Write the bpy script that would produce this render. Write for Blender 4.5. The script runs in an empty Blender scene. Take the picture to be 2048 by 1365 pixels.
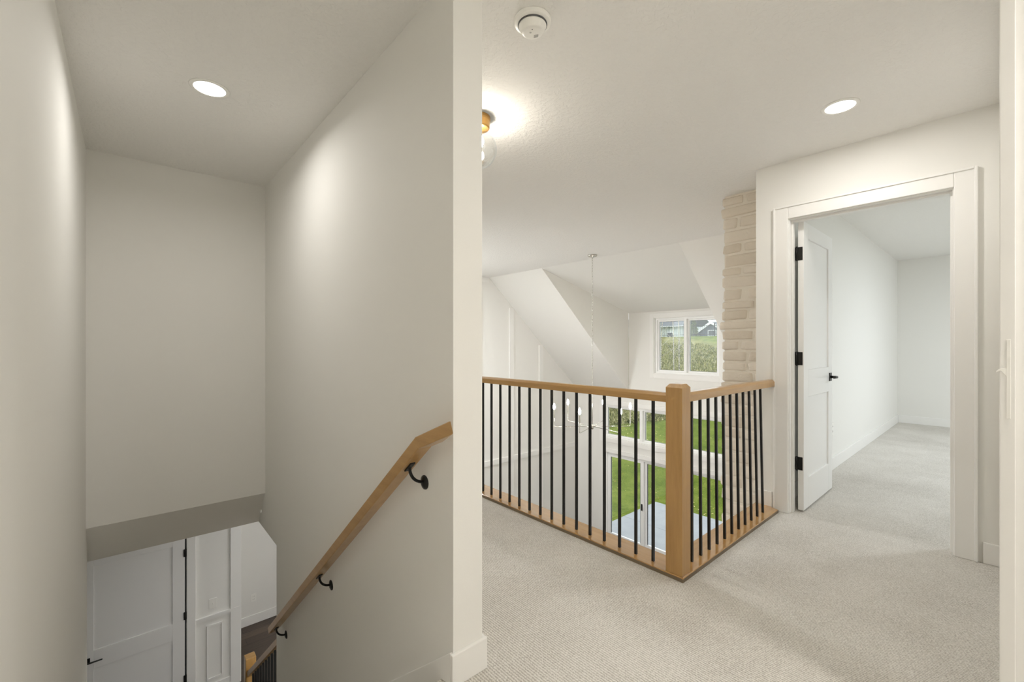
import bpy, bmesh, math, random
from mathutils import Vector, Matrix
random.seed(7)
S = bpy.context.scene
COL = S.collection

# ---------------------------------------------------------------- camera, sky, lights, exposure
cam_d = bpy.data.cameras.new('camera')
cam = bpy.data.objects.new('camera', cam_d); COL.objects.link(cam)
cam.location = (0, 0, 1.17)
cam.rotation_euler = (math.radians(90), 0, math.radians(-41.48))
cam_d.sensor_width = 36; cam_d.lens = 871.5/2048*36; cam_d.shift_y = 8.1/2048
cam_d.clip_start = 0.02; cam_d.clip_end = 400
S.camera = cam
S.view_settings.view_transform = 'Standard'; S.view_settings.look = 'None'
S.view_settings.gamma = 1; S.view_settings.exposure = 0.2
S.view_settings.use_curve_mapping = False
S.cycles.max_bounces = 14; S.cycles.diffuse_bounces = 9; S.cycles.glossy_bounces = 4
S.cycles.transparent_max_bounces = 16; S.cycles.sample_clamp_indirect = 6
S.cycles.caustics_reflective = False; S.cycles.caustics_refractive = False

world = bpy.data.worlds.new('overcast_sky'); S.world = world; world.use_nodes = True
wn = world.node_tree.nodes; wl = world.node_tree.links; wn.clear()
w_out = wn.new('ShaderNodeOutputWorld'); w_bg = wn.new('ShaderNodeBackground')
w_tc = wn.new('ShaderNodeTexCoord'); w_no = wn.new('ShaderNodeTexNoise'); w_rp = wn.new('ShaderNodeValToRGB')
w_no.inputs['Scale'].default_value = 2.2; w_no.inputs['Detail'].default_value = 5
w_rp.color_ramp.elements[0].position = .35; w_rp.color_ramp.elements[0].color = (.80, .86, .93, 1)
w_rp.color_ramp.elements[1].position = .65; w_rp.color_ramp.elements[1].color = (.93, .95, .97, 1)
wl.new(w_tc.outputs['Generated'], w_no.inputs['Vector']); wl.new(w_no.outputs['Fac'], w_rp.inputs['Fac'])
wl.new(w_rp.outputs['Color'], w_bg.inputs['Color']); wl.new(w_bg.outputs['Background'], w_out.inputs['Surface'])
w_bg.inputs['Strength'].default_value = 1.95

WARM = (1.0, .93, .84); SOFT = (1.0, .97, .93); COOL = (.94, .97, 1.0)
def area(name, loc, size, power, color=WARM, spread=180, rot=(0, 0, 0), shape='DISK', size_y=None):
    d = bpy.data.lights.new(name, 'AREA'); d.shape = shape; d.size = size
    if size_y: d.size_y = size_y
    d.energy = power; d.color = color; d.spread = math.radians(spread)
    o = bpy.data.objects.new(name, d); o.location = loc; o.rotation_euler = rot; COL.objects.link(o); return o
def bulb_light(name, loc, power, r=.03, color=WARM):
    d = bpy.data.lights.new(name, 'POINT'); d.energy = power; d.color = color; d.shadow_soft_size = r
    o = bpy.data.objects.new(name, d); o.location = loc; COL.objects.link(o); return o
C = 2.45                      # upstairs ceiling height
GF = -3.14                    # ground floor level
LC = -.33                     # ground floor ceiling
# unseen fill lights added to brighten landing, ground floor, great room and bedroom; no fixtures
area('landing_fill', (1.58, -1.1, C-.02), .25, 22, SOFT)
area('landing_fill', (.15, -.9, C-.02), .3, 7, SOFT)
area('foyer_fill', (1.9, 5.8, LC-.02), .2, 6.5, COOL)  # added on the right, the side the door's light comes from
area('alcove_fill', (2.0, 7.0, LC-.02), .3, 2, COOL)
area('kitchen_fill', (1.5, 2.6, LC-.02), .4, 50, COOL)
area('great_room_fill', (2.7, 5.6, C-.02), .4, 105, COOL)
area('bedroom_fill', (6.2, -1.4, C-.02), .5, 66, (.86, .93, 1.0))
# lamps in view: their fixtures are built further down
area('stair_lamp', (.31, 2.625, C-.012), .13, 5.6, SOFT, 165)
area('hall_lamp', (2.865, .585, C-.012), .13, 6.5, SOFT)

# ---------------------------------------------------------------- materials
def mat(name, col, rough=.6, metal=0, spec=.5, coat=0):
    m = bpy.data.materials.new(name); m.use_nodes = True
    b = m.node_tree.nodes['Principled BSDF']
    b.inputs['Base Color'].default_value = (*col, 1); b.inputs['Roughness'].default_value = rough
    b.inputs['Metallic'].default_value = metal; b.inputs['Specular IOR Level'].default_value = spec
    b.inputs['Coat Weight'].default_value = coat
    return m
def N(m, t, **k):
    n = m.node_tree.nodes.new(t)
    for a, v in k.items(): setattr(n, a, v)
    return n
def L(m, a, b): m.node_tree.links.new(a, b)
def bsdf(m): return m.node_tree.nodes['Principled BSDF']
def coords(m, scale=(1, 1, 1), rot=(0, 0, 0)):
    tc = N(m, 'ShaderNodeTexCoord'); mp = N(m, 'ShaderNodeMapping')
    mp.inputs['Scale'].default_value = scale; mp.inputs['Rotation'].default_value = rot
    L(m, tc.outputs['Object'], mp.inputs['Vector']); return mp.outputs['Vector']
def noise(m, vec, scale, detail=3, rough=.5):
    n = N(m, 'ShaderNodeTexNoise'); n.inputs['Scale'].default_value = scale
    n.inputs['Detail'].default_value = detail; n.inputs['Roughness'].default_value = rough
    L(m, vec, n.inputs['Vector']); return n.outputs['Fac']
def ramp(m, fac, stops):
    r = N(m, 'ShaderNodeValToRGB'); e = r.color_ramp.elements
    while len(e) < len(stops): e.new(.5)
    for i, (p, c) in enumerate(stops): e[i].position = p; e[i].color = (*c, 1) if len(c) == 3 else c
    L(m, fac, r.inputs['Fac']); return r.outputs['Color']
def bump(m, h, strength, dist):
    b = N(m, 'ShaderNodeBump'); b.inputs['Strength'].default_value = strength; b.inputs['Distance'].default_value = dist
    L(m, h, b.inputs['Height']); L(m, b.outputs['Normal'], bsdf(m).inputs['Normal'])
def mathn(m, op, a, b=None):
    n = N(m, 'ShaderNodeMath', operation=op)
    for i, v in enumerate((a, b)):
        if v is None: continue
        if isinstance(v, (int, float)): n.inputs[i].default_value = v
        else: L(m, v, n.inputs[i])
    return n.outputs[0]

M = {}
M['paint'] = m = mat('wall_paint', (.80, .79, .757), .75, spec=.25)
bump(m, noise(m, coords(m), 160, 2), .06, .002)
M['trim'] = m = mat('white_trim_paint', (.83, .82, .795), .38, spec=.4)
M['door'] = m = mat('white_door_paint', (.83, .825, .81), .3, spec=.45)
M['ceiling'] = m = mat('knockdown_ceiling', (.82, .81, .785), .85, spec=.15)
h = ramp(m, noise(m, coords(m), 38, 4, .55), [(.46, (0, 0, 0)), (.56, (1, 1, 1))])
bump(m, h, .35, .004)
M['carpet'] = m = mat('ribbed_carpet', (.6, .56, .5), .95, spec=.05)
v = coords(m)
wv = N(m, 'ShaderNodeTexWave', bands_direction='X'); wv.inputs['Scale'].default_value = 30
wv.inputs['Distortion'].default_value = 4.0; wv.inputs['Detail'].default_value = 2; wv.inputs['Detail Scale'].default_value = 5
L(m, v, wv.inputs['Vector'])
fl = noise(m, v, 170, 4, .75); big = noise(m, v, 1.6, 4, .6)
hh = mathn(m, 'ADD', mathn(m, 'MULTIPLY', wv.outputs['Fac'], .40), mathn(m, 'MULTIPLY', fl, 1.05))
L(m, ramp(m, mathn(m, 'ADD', mathn(m, 'MULTIPLY', hh, .75), mathn(m, 'MULTIPLY', big, .35)),
          [(.45, (.34, .315, .275)), (.69, (.62, .59, .54)), (.90, (.80, .775, .73))]), bsdf(m).inputs['Base Color'])
bump(m, hh, .6, .006)
def wood(name, lo, hi, rough, axis='Z', coat=0):
    m = mat(name, hi, rough, coat=coat)
    sc = {'X': (.7, 9, 9), 'Y': (9, .7, 9), 'Z': (9, 9, .7)}[axis]
    n1 = noise(m, coords(m, sc), 4, 6, .6)
    n2 = noise(m, coords(m, tuple(s*5 for s in sc)), 9, 3, .6)
    f = mathn(m, 'ADD', mathn(m, 'MULTIPLY', n1, .75), mathn(m, 'MULTIPLY', n2, .25))
    L(m, ramp(m, f, [(.3, lo), (.7, hi)]), bsdf(m).inputs['Base Color'])
    return m
for a in 'XYZ':
    M['oak'+a] = wood('honey_oak_along_'+a.lower(), (.35, .19, .058), (.47, .28, .10), .28, a, coat=.3)
    M['board'+a] = wood('glossy_oak_board_along_'+a.lower(), (.38, .205, .07), (.50, .295, .115), .10, a, coat=1.0)
M['black'] = mat('black_metal', (.012, .012, .011), .35, .4)
M['nickel'] = mat('polished_nickel', (.62, .60, .55), .25, 1)
M['brass'] = mat('aged_brass', (.62, .36, .12), .32, 1)
M['plastic'] = mat('white_plastic', (.85, .84, .80), .35)
M['grey'] = mat('dark_grey_plastic', (.10, .10, .10), .6)
M['vinyl'] = mat('white_vinyl', (.90, .90, .89), .35)
M['gasket'] = mat('dark_gasket', (.05, .055, .06), .5)
def emis(name, col, s):
    m = bpy.data.materials.new(name); m.use_nodes = True; nt = m.node_tree; nt.nodes.clear()
    o = nt.nodes.new('ShaderNodeOutputMaterial'); e = nt.nodes.new('ShaderNodeEmission')
    e.inputs[0].default_value = (*col, 1); e.inputs[1].default_value = s; nt.links.new(e.outputs[0], o.inputs[0]); return m
M['lens'] = emis('lit_diffuser', (1, .98, .94), 6)
M['flame'] = emis('lit_bulb', (1, .96, .92), 380)
M['bulb'] = emis('lit_filament_bulb', (1, .93, .82), 150)
def glass(name, tint, r=.0, base=.05):
    m = bpy.data.materials.new(name); m.use_nodes = True; nt = m.node_tree; nt.nodes.clear()
    o = nt.nodes.new('ShaderNodeOutputMaterial'); t = nt.nodes.new('ShaderNodeBsdfTransparent'); g = nt.nodes.new('ShaderNodeBsdfGlossy')
    t.inputs[0].default_value = (*tint, 1); g.inputs['Roughness'].default_value = r; g.inputs[0].default_value = (.9, .95, 1, 1)
    lw = nt.nodes.new('ShaderNodeLayerWeight'); lw.inputs[0].default_value = .5
    pw = nt.nodes.new('ShaderNodeMath'); pw.operation = 'POWER'; pw.inputs[1].default_value = 4; nt.links.new(lw.outputs['Facing'], pw.inputs[0])
    f = nt.nodes.new('ShaderNodeMath'); f.operation = 'MULTIPLY_ADD'; f.inputs[1].default_value = .7; f.inputs[2].default_value = base; nt.links.new(pw.outputs[0], f.inputs[0])
    x = nt.nodes.new('ShaderNodeMixShader'); nt.links.new(f.outputs[0], x.inputs[0]); nt.links.new(t.outputs[0], x.inputs[1])
    nt.links.new(g.outputs[0], x.inputs[2]); nt.links.new(x.outputs[0], o.inputs[0]); return m
M['glass'] = glass('window_glass', (.97, .985, .98))
M['globe'] = glass('clear_globe_glass', (.98, .98, .97), .08, .16)
M['planks'] = m = mat('dark_plank_floor', (.08, .055, .04), .35)
v = coords(m, (1, 1, 1))
br = N(m, 'ShaderNodeTexBrick'); br.inputs['Scale'].default_value = 1; br.inputs['Brick Width'].default_value = 1.3
br.inputs['Row Height'].default_value = .16; br.inputs['Mortar Size'].default_value = .003
br.inputs['Color1'].default_value = (.105, .072, .052, 1); br.inputs['Color2'].default_value = (.055, .038, .028, 1); br.inputs['Mortar'].default_value = (.02, .015, .012, 1)
L(m, v, br.inputs['Vector'])
mx = N(m, 'ShaderNodeMix', data_type='RGBA', blend_type='MULTIPLY'); mx.inputs[0].default_value = .6
L(m, br.outputs['Color'], mx.inputs[6]); L(m, ramp(m, noise(m, coords(m, (1, 12, 1)), 5, 5), [(.3, (.6, .6, .6)), (.7, (1.25, 1.2, 1.15))]), mx.inputs[7])
L(m, mx.outputs[2], bsdf(m).inputs['Base Color'])
def island(name, stops, rough=.8, n_scale=None, n_amt=.3, b=None):
    m = mat(name, (1, 1, 1), rough, spec=.2)
    g = N(m, 'ShaderNodeNewGeometry'); f = g.outputs['Random Per Island']
    if n_scale: f = mathn(m, 'ADD', mathn(m, 'MULTIPLY', f, 1-n_amt), mathn(m, 'MULTIPLY', noise(m, coords(m), n_scale, 5, .65), n_amt))
    L(m, ramp(m, f, stops), bsdf(m).inputs['Base Color'])
    if b: bump(m, noise(m, coords(m), b[0], 5, .65), b[1], b[2])
    return m
M['stone'] = island('tumbled_limestone', [(.1, (.64, .56, .46)), (.45, (.72, .645, .545)), (.9, (.77, .70, .61))], .9, 14, .45, (30, .5, .012))
M['mortar'] = m = mat('cream_mortar', (.78, .72, .63), .95, spec=.1); bump(m, noise(m, coords(m), 60, 5), .6, .006)
M['concrete'] = m = mat('pale_concrete', (.50, .51, .52), .6)
L(m, ramp(m, noise(m, coords(m), 3, 6, .6), [(.3, (.30, .315, .33)), (.7, (.36, .37, .38))]), bsdf(m).inputs['Base Color'])
M['grass'] = m = mat('lawn_grass', (.1, .2, .03), .9, spec=.1)
v = coords(m)
f = mathn(m, 'ADD', mathn(m, 'MULTIPLY', noise(m, v, 1.3, 5, .6), .55), mathn(m, 'MULTIPLY', noise(m, v, 22, 4, .7), .45))
green = ramp(m, f, [(.36, (.075, .115, .012)), (.5, (.15, .20, .025)), (.64, (.25, .29, .06))])
dry = ramp(m, f, [(.36, (.13, .13, .045)), (.5, (.24, .235, .09)), (.66, (.36, .34, .16))])
sx = N(m, 'ShaderNodeSeparateXYZ'); L(m, v, sx.inputs[0])
edge = mathn(m, 'ADD', mathn(m, 'ADD', sx.outputs['X'], mathn(m, 'MULTIPLY', sx.outputs['Y'], .79)), mathn(m, 'MULTIPLY', noise(m, v, .6, 3), 2.0))
m1 = ramp(m, mathn(m, 'MULTIPLY', edge, 1/50), [(.515, (0, 0, 0)), (.535, (1, 1, 1))])
m2 = ramp(m, mathn(m, 'MULTIPLY', mathn(m, 'ADD', sx.outputs['X'], mathn(m, 'MULTIPLY', sx.outputs['Y'], -.6)), 1/50), [(.44, (1, 1, 1)), (.462, (.1, .1, .1))])
mm = N(m, 'ShaderNodeMix', data_type='RGBA', blend_type='MULTIPLY'); mm.inputs[0].default_value = 1; L(m, m1, mm.inputs[6]); L(m, m2, mm.inputs[7]); msk = mm.outputs[2]
mg = N(m, 'ShaderNodeMix', data_type='RGBA'); L(m, msk, mg.inputs[0]); L(m, green, mg.inputs[6]); L(m, dry, mg.inputs[7])
L(m, mg.outputs[2], bsdf(m).inputs['Base Color']); bump(m, noise(m, v, 40, 4, .7), .8, .04)
M['brush'] = island('wild_brush_leaves', [(0, (.06, .07, .018)), (.25, (.17, .19, .05)), (.6, (.33, .33, .12)), (.85, (.48, .44, .20)), (1, (.68, .63, .42))], .8)
M['fallen'] = island('fallen_leaves', [(0, (.35, .22, .05)), (.5, (.6, .48, .15)), (1, (.75, .68, .4))], .8)
M['bark'] = m = mat('pale_birch_bark', (.55, .52, .46), .8)
L(m, ramp(m, noise(m, coords(m, (1, 1, 3)), 6, 4), [(.38, (.13, .115, .09)), (.5, (.50, .46, .37))]), bsdf(m).inputs['Base Color'])
M['darkbark'] = mat('grey_bark', (.16, .14, .12), .9)
M['needles'] = island('evergreen_needles', [(0, (.05, .07, .025)), (1, (.15, .18, .07))], .8)
M['greyleaf'] = island('bare_twigs', [(0, (.35, .34, .32)), (1, (.6, .58, .55))], .9)
M['siding_w'] = mat('pale_siding', (.62, .66, .66), .7)
M['siding_b'] = mat('slate_blue_siding', (.075, .095, .125), .7)
M['shingle'] = mat('grey_shingles', (.17, .18, .19), .9)
M['fascia'] = mat('white_fascia', (.75, .77, .78), .6)
M['pane_dark'] = mat('dark_window_pane', (.05, .06, .07), .1)

# ---------------------------------------------------------------- mesh helpers
class MB:
    def __init__(s): s.bm = bmesh.new()
    def box(s, x0, x1, y0, y1, z0, z1, mi=0):
        v = [s.bm.verts.new(p) for p in ((x0,y0,z0),(x1,y0,z0),(x1,y1,z0),(x0,y1,z0),(x0,y0,z1),(x1,y0,z1),(x1,y1,z1),(x0,y1,z1))]
        for q in ((0,3,2,1),(4,5,6,7),(0,1,5,4),(1,2,6,5),(2,3,7,6),(3,0,4,7)):
            s.bm.faces.new([v[i] for i in q]).material_index = mi
        return v
    def prism(s, pts, axis, a, b):
        """polygon pts (2D) extruded along axis from a to b; 2D order is the two remaining axes (x,y,z order)"""
        def P(p, t): return {'X': (t, p[0], p[1]), 'Y': (p[0], t, p[1]), 'Z': (p[0], p[1], t)}[axis]
        A = [s.bm.verts.new(P(p, a)) for p in pts]; B = [s.bm.verts.new(P(p, b)) for p in pts]
        s.bm.faces.new(A); s.bm.faces.new(B[::-1]); n = len(pts)
        for i in range(n): s.bm.faces.new((A[i], B[i], B[(i+1) % n], A[(i+1) % n]))
    def sweep(s, path, prof, up=Vector((0, 0, 1)), close=False):
        """profile (list of (side, up) offsets) swept along a polyline with mitred joints"""
        P = [Vector(p) for p in path]; rings = []
        for i, p in enumerate(P):
            d0 = (P[i]-P[i-1]).normalized() if i else None; d1 = (P[i+1]-P[i]).normalized() if i < len(P)-1 else None
            d = (d0 or d1) if (d0 is None or d1 is None) else (d0+d1).normalized()
            k = 1 if (d0 is None or d1 is None) else 1/max(.3, d.dot(d1))
            side = d.cross(up).normalized(); u = side.cross(d).normalized()
            rings.append([s.bm.verts.new(p + side*a + u*b*k) for a, b in prof])
        n = len(prof)
        for r, q in zip(rings, rings[1:]):
            for i in range(n): s.bm.faces.new((r[i], r[(i+1) % n], q[(i+1) % n], q[i]))
        s.bm.faces.new(rings[0][::-1]); s.bm.faces.new(rings[-1])
    def tube(s, path, r, n=10, cap=True):
        P = [Vector(p) for p in path]; rings = []; prev = None
        for i, p in enumerate(P):
            d = (P[min(i+1, len(P)-1)]-P[max(i-1, 0)]).normalized()
            if prev is None:
                ref = Vector((0, 0, 1)) if abs(d.z) < .9 else Vector((1, 0, 0)); a = d.cross(ref).normalized()
            else: a = (prev - d*prev.dot(d)).normalized()
            prev = a; b = d.cross(a); rr = r[i] if isinstance(r, (list, tuple)) else r
            rings.append([s.bm.verts.new(p + (a*math.cos(t)+b*math.sin(t))*rr) for t in [2*math.pi*j/n for j in range(n)]])
        for A, B in zip(rings, rings[1:]):
            for i in range(n): s.bm.faces.new((A[i], A[(i+1) % n], B[(i+1) % n], B[i]))
        if cap: s.bm.faces.new(rings[0][::-1]); s.bm.faces.new(rings[-1])
    def lathe(s, c, prof, n=32, axis='Z'):
        c = Vector(c); rings = []
        def P(r, h, t):
            x, y = r*math.cos(t), r*math.sin(t)
            return c + Vector({'Z': (x, y, h), 'X': (h, x, y), 'Y': (x, h, y)}[axis])
        for r, h in prof:
            rings.append([s.bm.verts.new(P(0, h, 0))] if r < 1e-6 else [s.bm.verts.new(P(r, h, 2*math.pi*j/n)) for j in range(n)])
        for A, B in zip(rings, rings[1:]):
            for i in range(n):
                j = (i+1) % n
                if len(A) == 1 and len(B) == 1: continue
                if len(A) == 1: s.bm.faces.new((A[0], B[i], B[j]))
                elif len(B) == 1: s.bm.faces.new((A[i], A[j], B[0]))
                else: s.bm.faces.new((A[i], A[j], B[j], B[i]))
    def torus(s, c, R, r, basis, n=14, k=6, stretch=1.0):
        c = Vector(c); X, Y, Z = basis
        rings = []
        for i in range(n):
            t = 2*math.pi*i/n; rad = X*math.cos(t)*R + Y*math.sin(t)*R*stretch; dirr = (X*math.cos(t)+Y*math.sin(t))
            rings.append([s.bm.verts.new(c+rad+dirr*r*math.cos(2*math.pi*j/k)+Z*r*math.sin(2*math.pi*j/k)) for j in range(k)])
        for i in range(n):
            A, B = rings[i], rings[(i+1) % n]
            for j in range(k): s.bm.faces.new((A[j], A[(j+1) % k], B[(j+1) % k], B[j]))
    def build(s, name, m, parent=None, smooth=False, bevel=0, seg=2, kind=None):
        bmesh.ops.recalc_face_normals(s.bm, faces=s.bm.faces)
        me = bpy.data.meshes.new(name); s.bm.to_mesh(me); s.bm.free()
        for q in (m if isinstance(m, list) else [m]): me.materials.append(q)
        o = bpy.data.objects.new(name, me); COL.objects.link(o)
        if smooth:
            for p in me.polygons: p.use_smooth = True
        if bevel:
            b = o.modifiers.new('bevel', 'BEVEL'); b.width = bevel; b.segments = seg; b.limit_method = 'ANGLE'; b.harden_normals = False
        if parent:
            o.parent = parent; o.matrix_parent_inverse = Matrix.Translation(parent.location).inverted()
        if kind: o['kind'] = kind
        return o
def root(name, loc, label, cat=None, group=None, kind=None):
    o = bpy.data.objects.new(name, None); COL.objects.link(o); o.location = loc; o.empty_display_size = .1
    if label: o['label'] = label
    if cat: o['category'] = cat
    if group: o['group'] = group
    if kind: o['kind'] = kind
    bpy.context.view_layer.update()
    return o
def tag(o, label, cat=None, group=None, kind=None):
    o['label'] = label
    if cat: o['category'] = cat
    if group: o['group'] = group
    if kind: o['kind'] = kind
    return o
def bx(name, m, *b, parent=None, bevel=0, kind=None):
    k = MB(); k.box(*b); return k.build(name, m, parent, bevel=bevel, kind=kind)
def struct(name, mb, m, label, bevel=0):
    return tag(mb.build(name, m, bevel=bevel), label, kind='structure')
def panel_wall(mb, axis, a0, a1, u0, u1, z0, z1, holes):
    """wall slab perpendicular to axis, spanning u (other horizontal axis) and z, with rectangular holes"""
    us = sorted({u0, u1, *[h[0] for h in holes], *[h[1] for h in holes]}); zs = sorted({z0, z1, *[h[2] for h in holes], *[h[3] for h in holes]})
    us = [u for u in us if u0 <= u <= u1]; zs = [z for z in zs if z0 <= z <= z1]
    for i in range(len(us)-1):
        run = None
        for j in range(len(zs)-1):
            cu, cz = (us[i]+us[i+1])/2, (zs[j]+zs[j+1])/2
            if any(h[0] < cu < h[1] and h[2] < cz < h[3] for h in holes): continue
            if axis == 'X': mb.box(a0, a1, us[i], us[i+1], zs[j], zs[j+1])
            else: mb.box(us[i], us[i+1], a0, a1, zs[j], zs[j+1])

# ---------------------------------------------------------------- shell
XW = 7.70                                    # window wall of the great room
XB = 5.17                                    # where the flat ceiling breaks into the slope
def slope_z(x): return C - .887*(x-XB)
def dorm_z(x): return C - .249*(x-XB)
# upstairs floor (carpeted slab)
k = MB()
k.box(-.2, .84, -1.3, 1.29, LC, 0); k.box(.84, 2.2, -1.3, 1.27, LC, 0); k.box(.965, 2.2, 1.27, 4.1, LC, 0); k.box(2.2, 3.45, -1.3, 1.19, LC, 0)
k.box(3.45, 8.75, -3, 1.08, LC, 0)
struct('floor', k, M['carpet'], 'pale beige ribbed carpet of the upstairs hall and bedroom')
k = MB(); k.box(-2.2, 7.70, 1.0, 7.9, GF-.1, GF)
struct('floor', k, M['planks'], 'dark brown plank floor of the ground floor below')
# ceilings
k = MB()
k.box(-.32, XB, -1.42, 6.62, C, C+.1); k.box(XB, 8.87, -3.1, 1.2, C, C+.1); k.box(3.45, XB, -3.1, -1.42, C, C+.1)
struct('ceiling', k, M['ceiling'], 'flat textured white ceiling over the hall, stairs and bedroom')
k = MB()
for a, b in ((1.2, 2.7), (5.1, 6.5)):
    k.prism([(XB, C), (XW, slope_z(XW)), (XW, slope_z(XW)+.12), (XB, C+.12)], 'Y', a, b)
struct('ceiling', k, M['paint'], 'steep sloped white ceiling on both sides of the dormer')
k = MB(); k.prism([(XB, C), (XW, dorm_z(XW)), (XW, dorm_z(XW)+.1), (XB, C+.1)], 'Y', 2.7, 5.1)
struct('ceiling', k, M['paint'], 'gently sloped white ceiling inside the dormer')
k = MB(); k.box(-2.1, .84, 4.4, 6.5, LC, LC+.1); k.box(.84, 2.1, 4.1, 6.5, LC, LC+.1); k.box(.9, 3.1, 6.5, 7.8, LC, LC+.1)
struct('ceiling', k, M['paint'], 'flat white ceiling of the ground floor foyer')
# walls of the stairwell
k = MB(); k.box(-.32, -.2, -1.3, 3.97, GF, C)
struct('wall_left', k, M['paint'], 'plain off-white wall on the left side of the stairs')
k = MB(); k.prism([(1.255, GF), (3.61, GF), (3.61, LC), (4.1, LC), (4.1, C), (1.255, C)], 'X', .84, .965)
struct('wall_right', k, M['paint'], 'off-white wall that carries the stair handrail and ends beside the hall')
k = MB(); k.prism([(3.97, C), (3.97, -.03), (4.2, LC), (4.4, LC), (4.4, C)], 'X', -2.1, .84)
struct('wall_back', k, M['paint'], 'off-white wall above the foot of the stairs with a slanted underside')
k = MB(); k.box(-2.1, -.2, 3.98, 4.09, GF, .2); k.box(-2.2, -2.1, 3.97, 6.5, GF, LC)
struct('wall_left', k, M['paint'], 'pale foyer wall to the left of the foot of the stairs')
k = MB(); k.box(-.32, 1.92, -1.42, -1.3, 0, C); k.box(1.8, 1.92, -1.3, -.11, 0, C)
struct('wall_back', k, M['paint'], 'off-white landing wall behind the camera')
# hall: wall at the far end of the landing, and the wall over the foyer side of the void
k = MB(); k.box(.965, 2.1, 4.1, 4.2, 0, C); k.box(2.0, 2.1, 4.2, 6.5, LC, C)
struct('wall_back', k, M['paint'], 'off-white wall at the far end of the landing')
k = MB(); k.box(1.83, 3.45, -.11, .010, 0, C)
struct('wall_right', k, M['paint'], 'off-white hall wall seen edge-on at the right')
# bedroom door wall
D0, D1, DH = .175, 1.008, 2.058
k = MB(); panel_wall(k, 'X', 3.45, 3.57, -3, 1.206, 0, C, [(D0, D1, 0, DH)])
struct('wall_front', k, M['paint'], 'off-white hall wall around the open bedroom doorway')
# bedroom
k = MB(); k.box(3.57, 8.87, 1.08, 1.2, LC, C); k.box(3.45, 3.57, 1.08, 1.2, LC, 0)
struct('wall_left', k, M['paint'], 'white bedroom wall behind the open door')
k = MB(); k.box(8.75, 8.87, -3.1, 1.08, 0, C)
struct('wall_back', k, M['paint'], 'white far wall of the bedroom')
BWN = [(5.9, 8.1, .7, 2.1)]
k = MB(); panel_wall(k, 'Y', -3.12, -3.0, 3.45, 8.87, 0, C, BWN)
struct('wall_right', k, M['paint'], 'white bedroom wall with its window')
# great room
k = MB(); k.box(.965, 7.70, 1.08, 1.2, GF, LC)
struct('wall_right', k, M['paint'], 'white ground floor wall below the bedroom')
def gable(x0): return [(x0, GF), (XW, GF), (XW, slope_z(XW)+.1), (XB, C+.1), (x0, C+.1)]
k = MB(); k.prism(gable(3.0), 'Y', 6.5, 6.62); k.box(2.1, 3.0, 6.5, 6.62, LC, C)
struct('wall_left', k, M['paint'], 'white panelled gable wall of the great room')
UP = (3.27, 4.53, .61, 1.70)              # dormer window opening (y0,y1,z0,z1)
TR = (2.10, 5.735, -.81, -.10)
SL = (2.275, 5.68, GF, -1.12)
k = MB(); panel_wall(k, 'X', XW, XW+.15, 1.2, 6.62, GF, slope_z(XW)+.12, [TR, SL])
panel_wall(k, 'X', XW, XW+.15, 2.7, 5.1, slope_z(XW)+.12, dorm_z(XW)+.1, [UP])
struct('wall_front', k, M['paint'], 'white window wall of the great room')
k = MB()
for a, b in ((5.103, 5.18), (2.62, 2.697)): k.prism([(XB+.03, C+.01), (XW, dorm_z(XW)+.02), (XW, slope_z(XW)+.03)], 'Y', a, b)
struct('wall_left', k, M['paint'], 'triangular white side walls of the dormer')
# foyer
k = MB(); k.box(-2.1, 1.08, 6.5, 6.62, GF, LC)
struct('wall_front', k, M['paint'], 'white foyer wall around the panelled door')
k = MB(); k.box(.96, 3.12, 7.7, 7.82, GF, LC); k.box(.96, 1.08, 6.62, 7.7, GF, LC); k.box(3.0, 3.12, 6.62, 7.7, GF, LC)
struct('wall_back', k, M['paint'], 'pale grey wall beyond the foyer opening')

# ---------------------------------------------------------------- trim
BH = .112
def baseb(name, label, *boxes):
    k = MB()
    for b in boxes: k.box(*b)
    return struct(name, k, M['trim'], label, bevel=.003)
baseb('baseboard_front', 'white baseboard around the end of the stair wall',
      (.828, .979, 1.241, 1.255, 0, BH), (.965, .979, 1.255, 4.1, 0, BH))
k = MB()
def nz(y): return -.796*(y-1.30)
k.prism([(1.256, -.25), (1.256, BH), (1.262, BH), (3.61, nz(3.61)+.085), (3.61, nz(3.61)-.25)], 'X', .829, .84)
k.prism([(1.29, -.25), (1.29, .08), (3.61, nz(3.61)+.085), (3.61, nz(3.61)-.25)], 'X', -.2, -.188)
struct('trim_1', k, M['trim'], 'white skirt boards that slope down along the stairs', bevel=.003)
baseb('baseboard_right', 'white hall baseboard beside the bedroom door casing', (3.436, 3.45, .010, .078, 0, BH))
baseb('baseboard_front', 'short white baseboard at the end of the balcony railing', (3.436, 3.45, 1.098, 1.206, 0, BH+.012))
baseb('baseboard_left', 'white baseboard along the left bedroom wall', (3.57, 8.75, 1.066, 1.08, 0, BH))
baseb('baseboard_back', 'white baseboard on the far bedroom wall', (8.736, 8.75, -3, 1.066, 0, BH))
baseb('baseboard_back', 'white baseboard on the grey wall beyond the foyer', (1.08, 3.0, 7.686, 7.7, GF, GF+.14))
# battens of the panelled gable wall
k = MB()
for x in (4.02, 4.85, 5.67, 6.50):
    k.box(x, x+.115, 6.482, 6.5, GF, min(C, slope_z(x+.115)) - .002)
xs = [3.0, 4.02, 4.85, 5.67, 6.50, 7.70]
for a, b in zip(xs, xs[1:]): k.box(a+(.115 if a > 3 else 0), b, 6.484, 6.5, -1.13, -1.035)
k.box(3.0, XB-.02, 6.484, 6.5, C-.09, C)
k.box(3.0, 7.7, 6.48, 6.5, GF, GF+.16)
struct('trim_2', k, M['trim'], 'white battens that divide the gable wall into panels')
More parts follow.
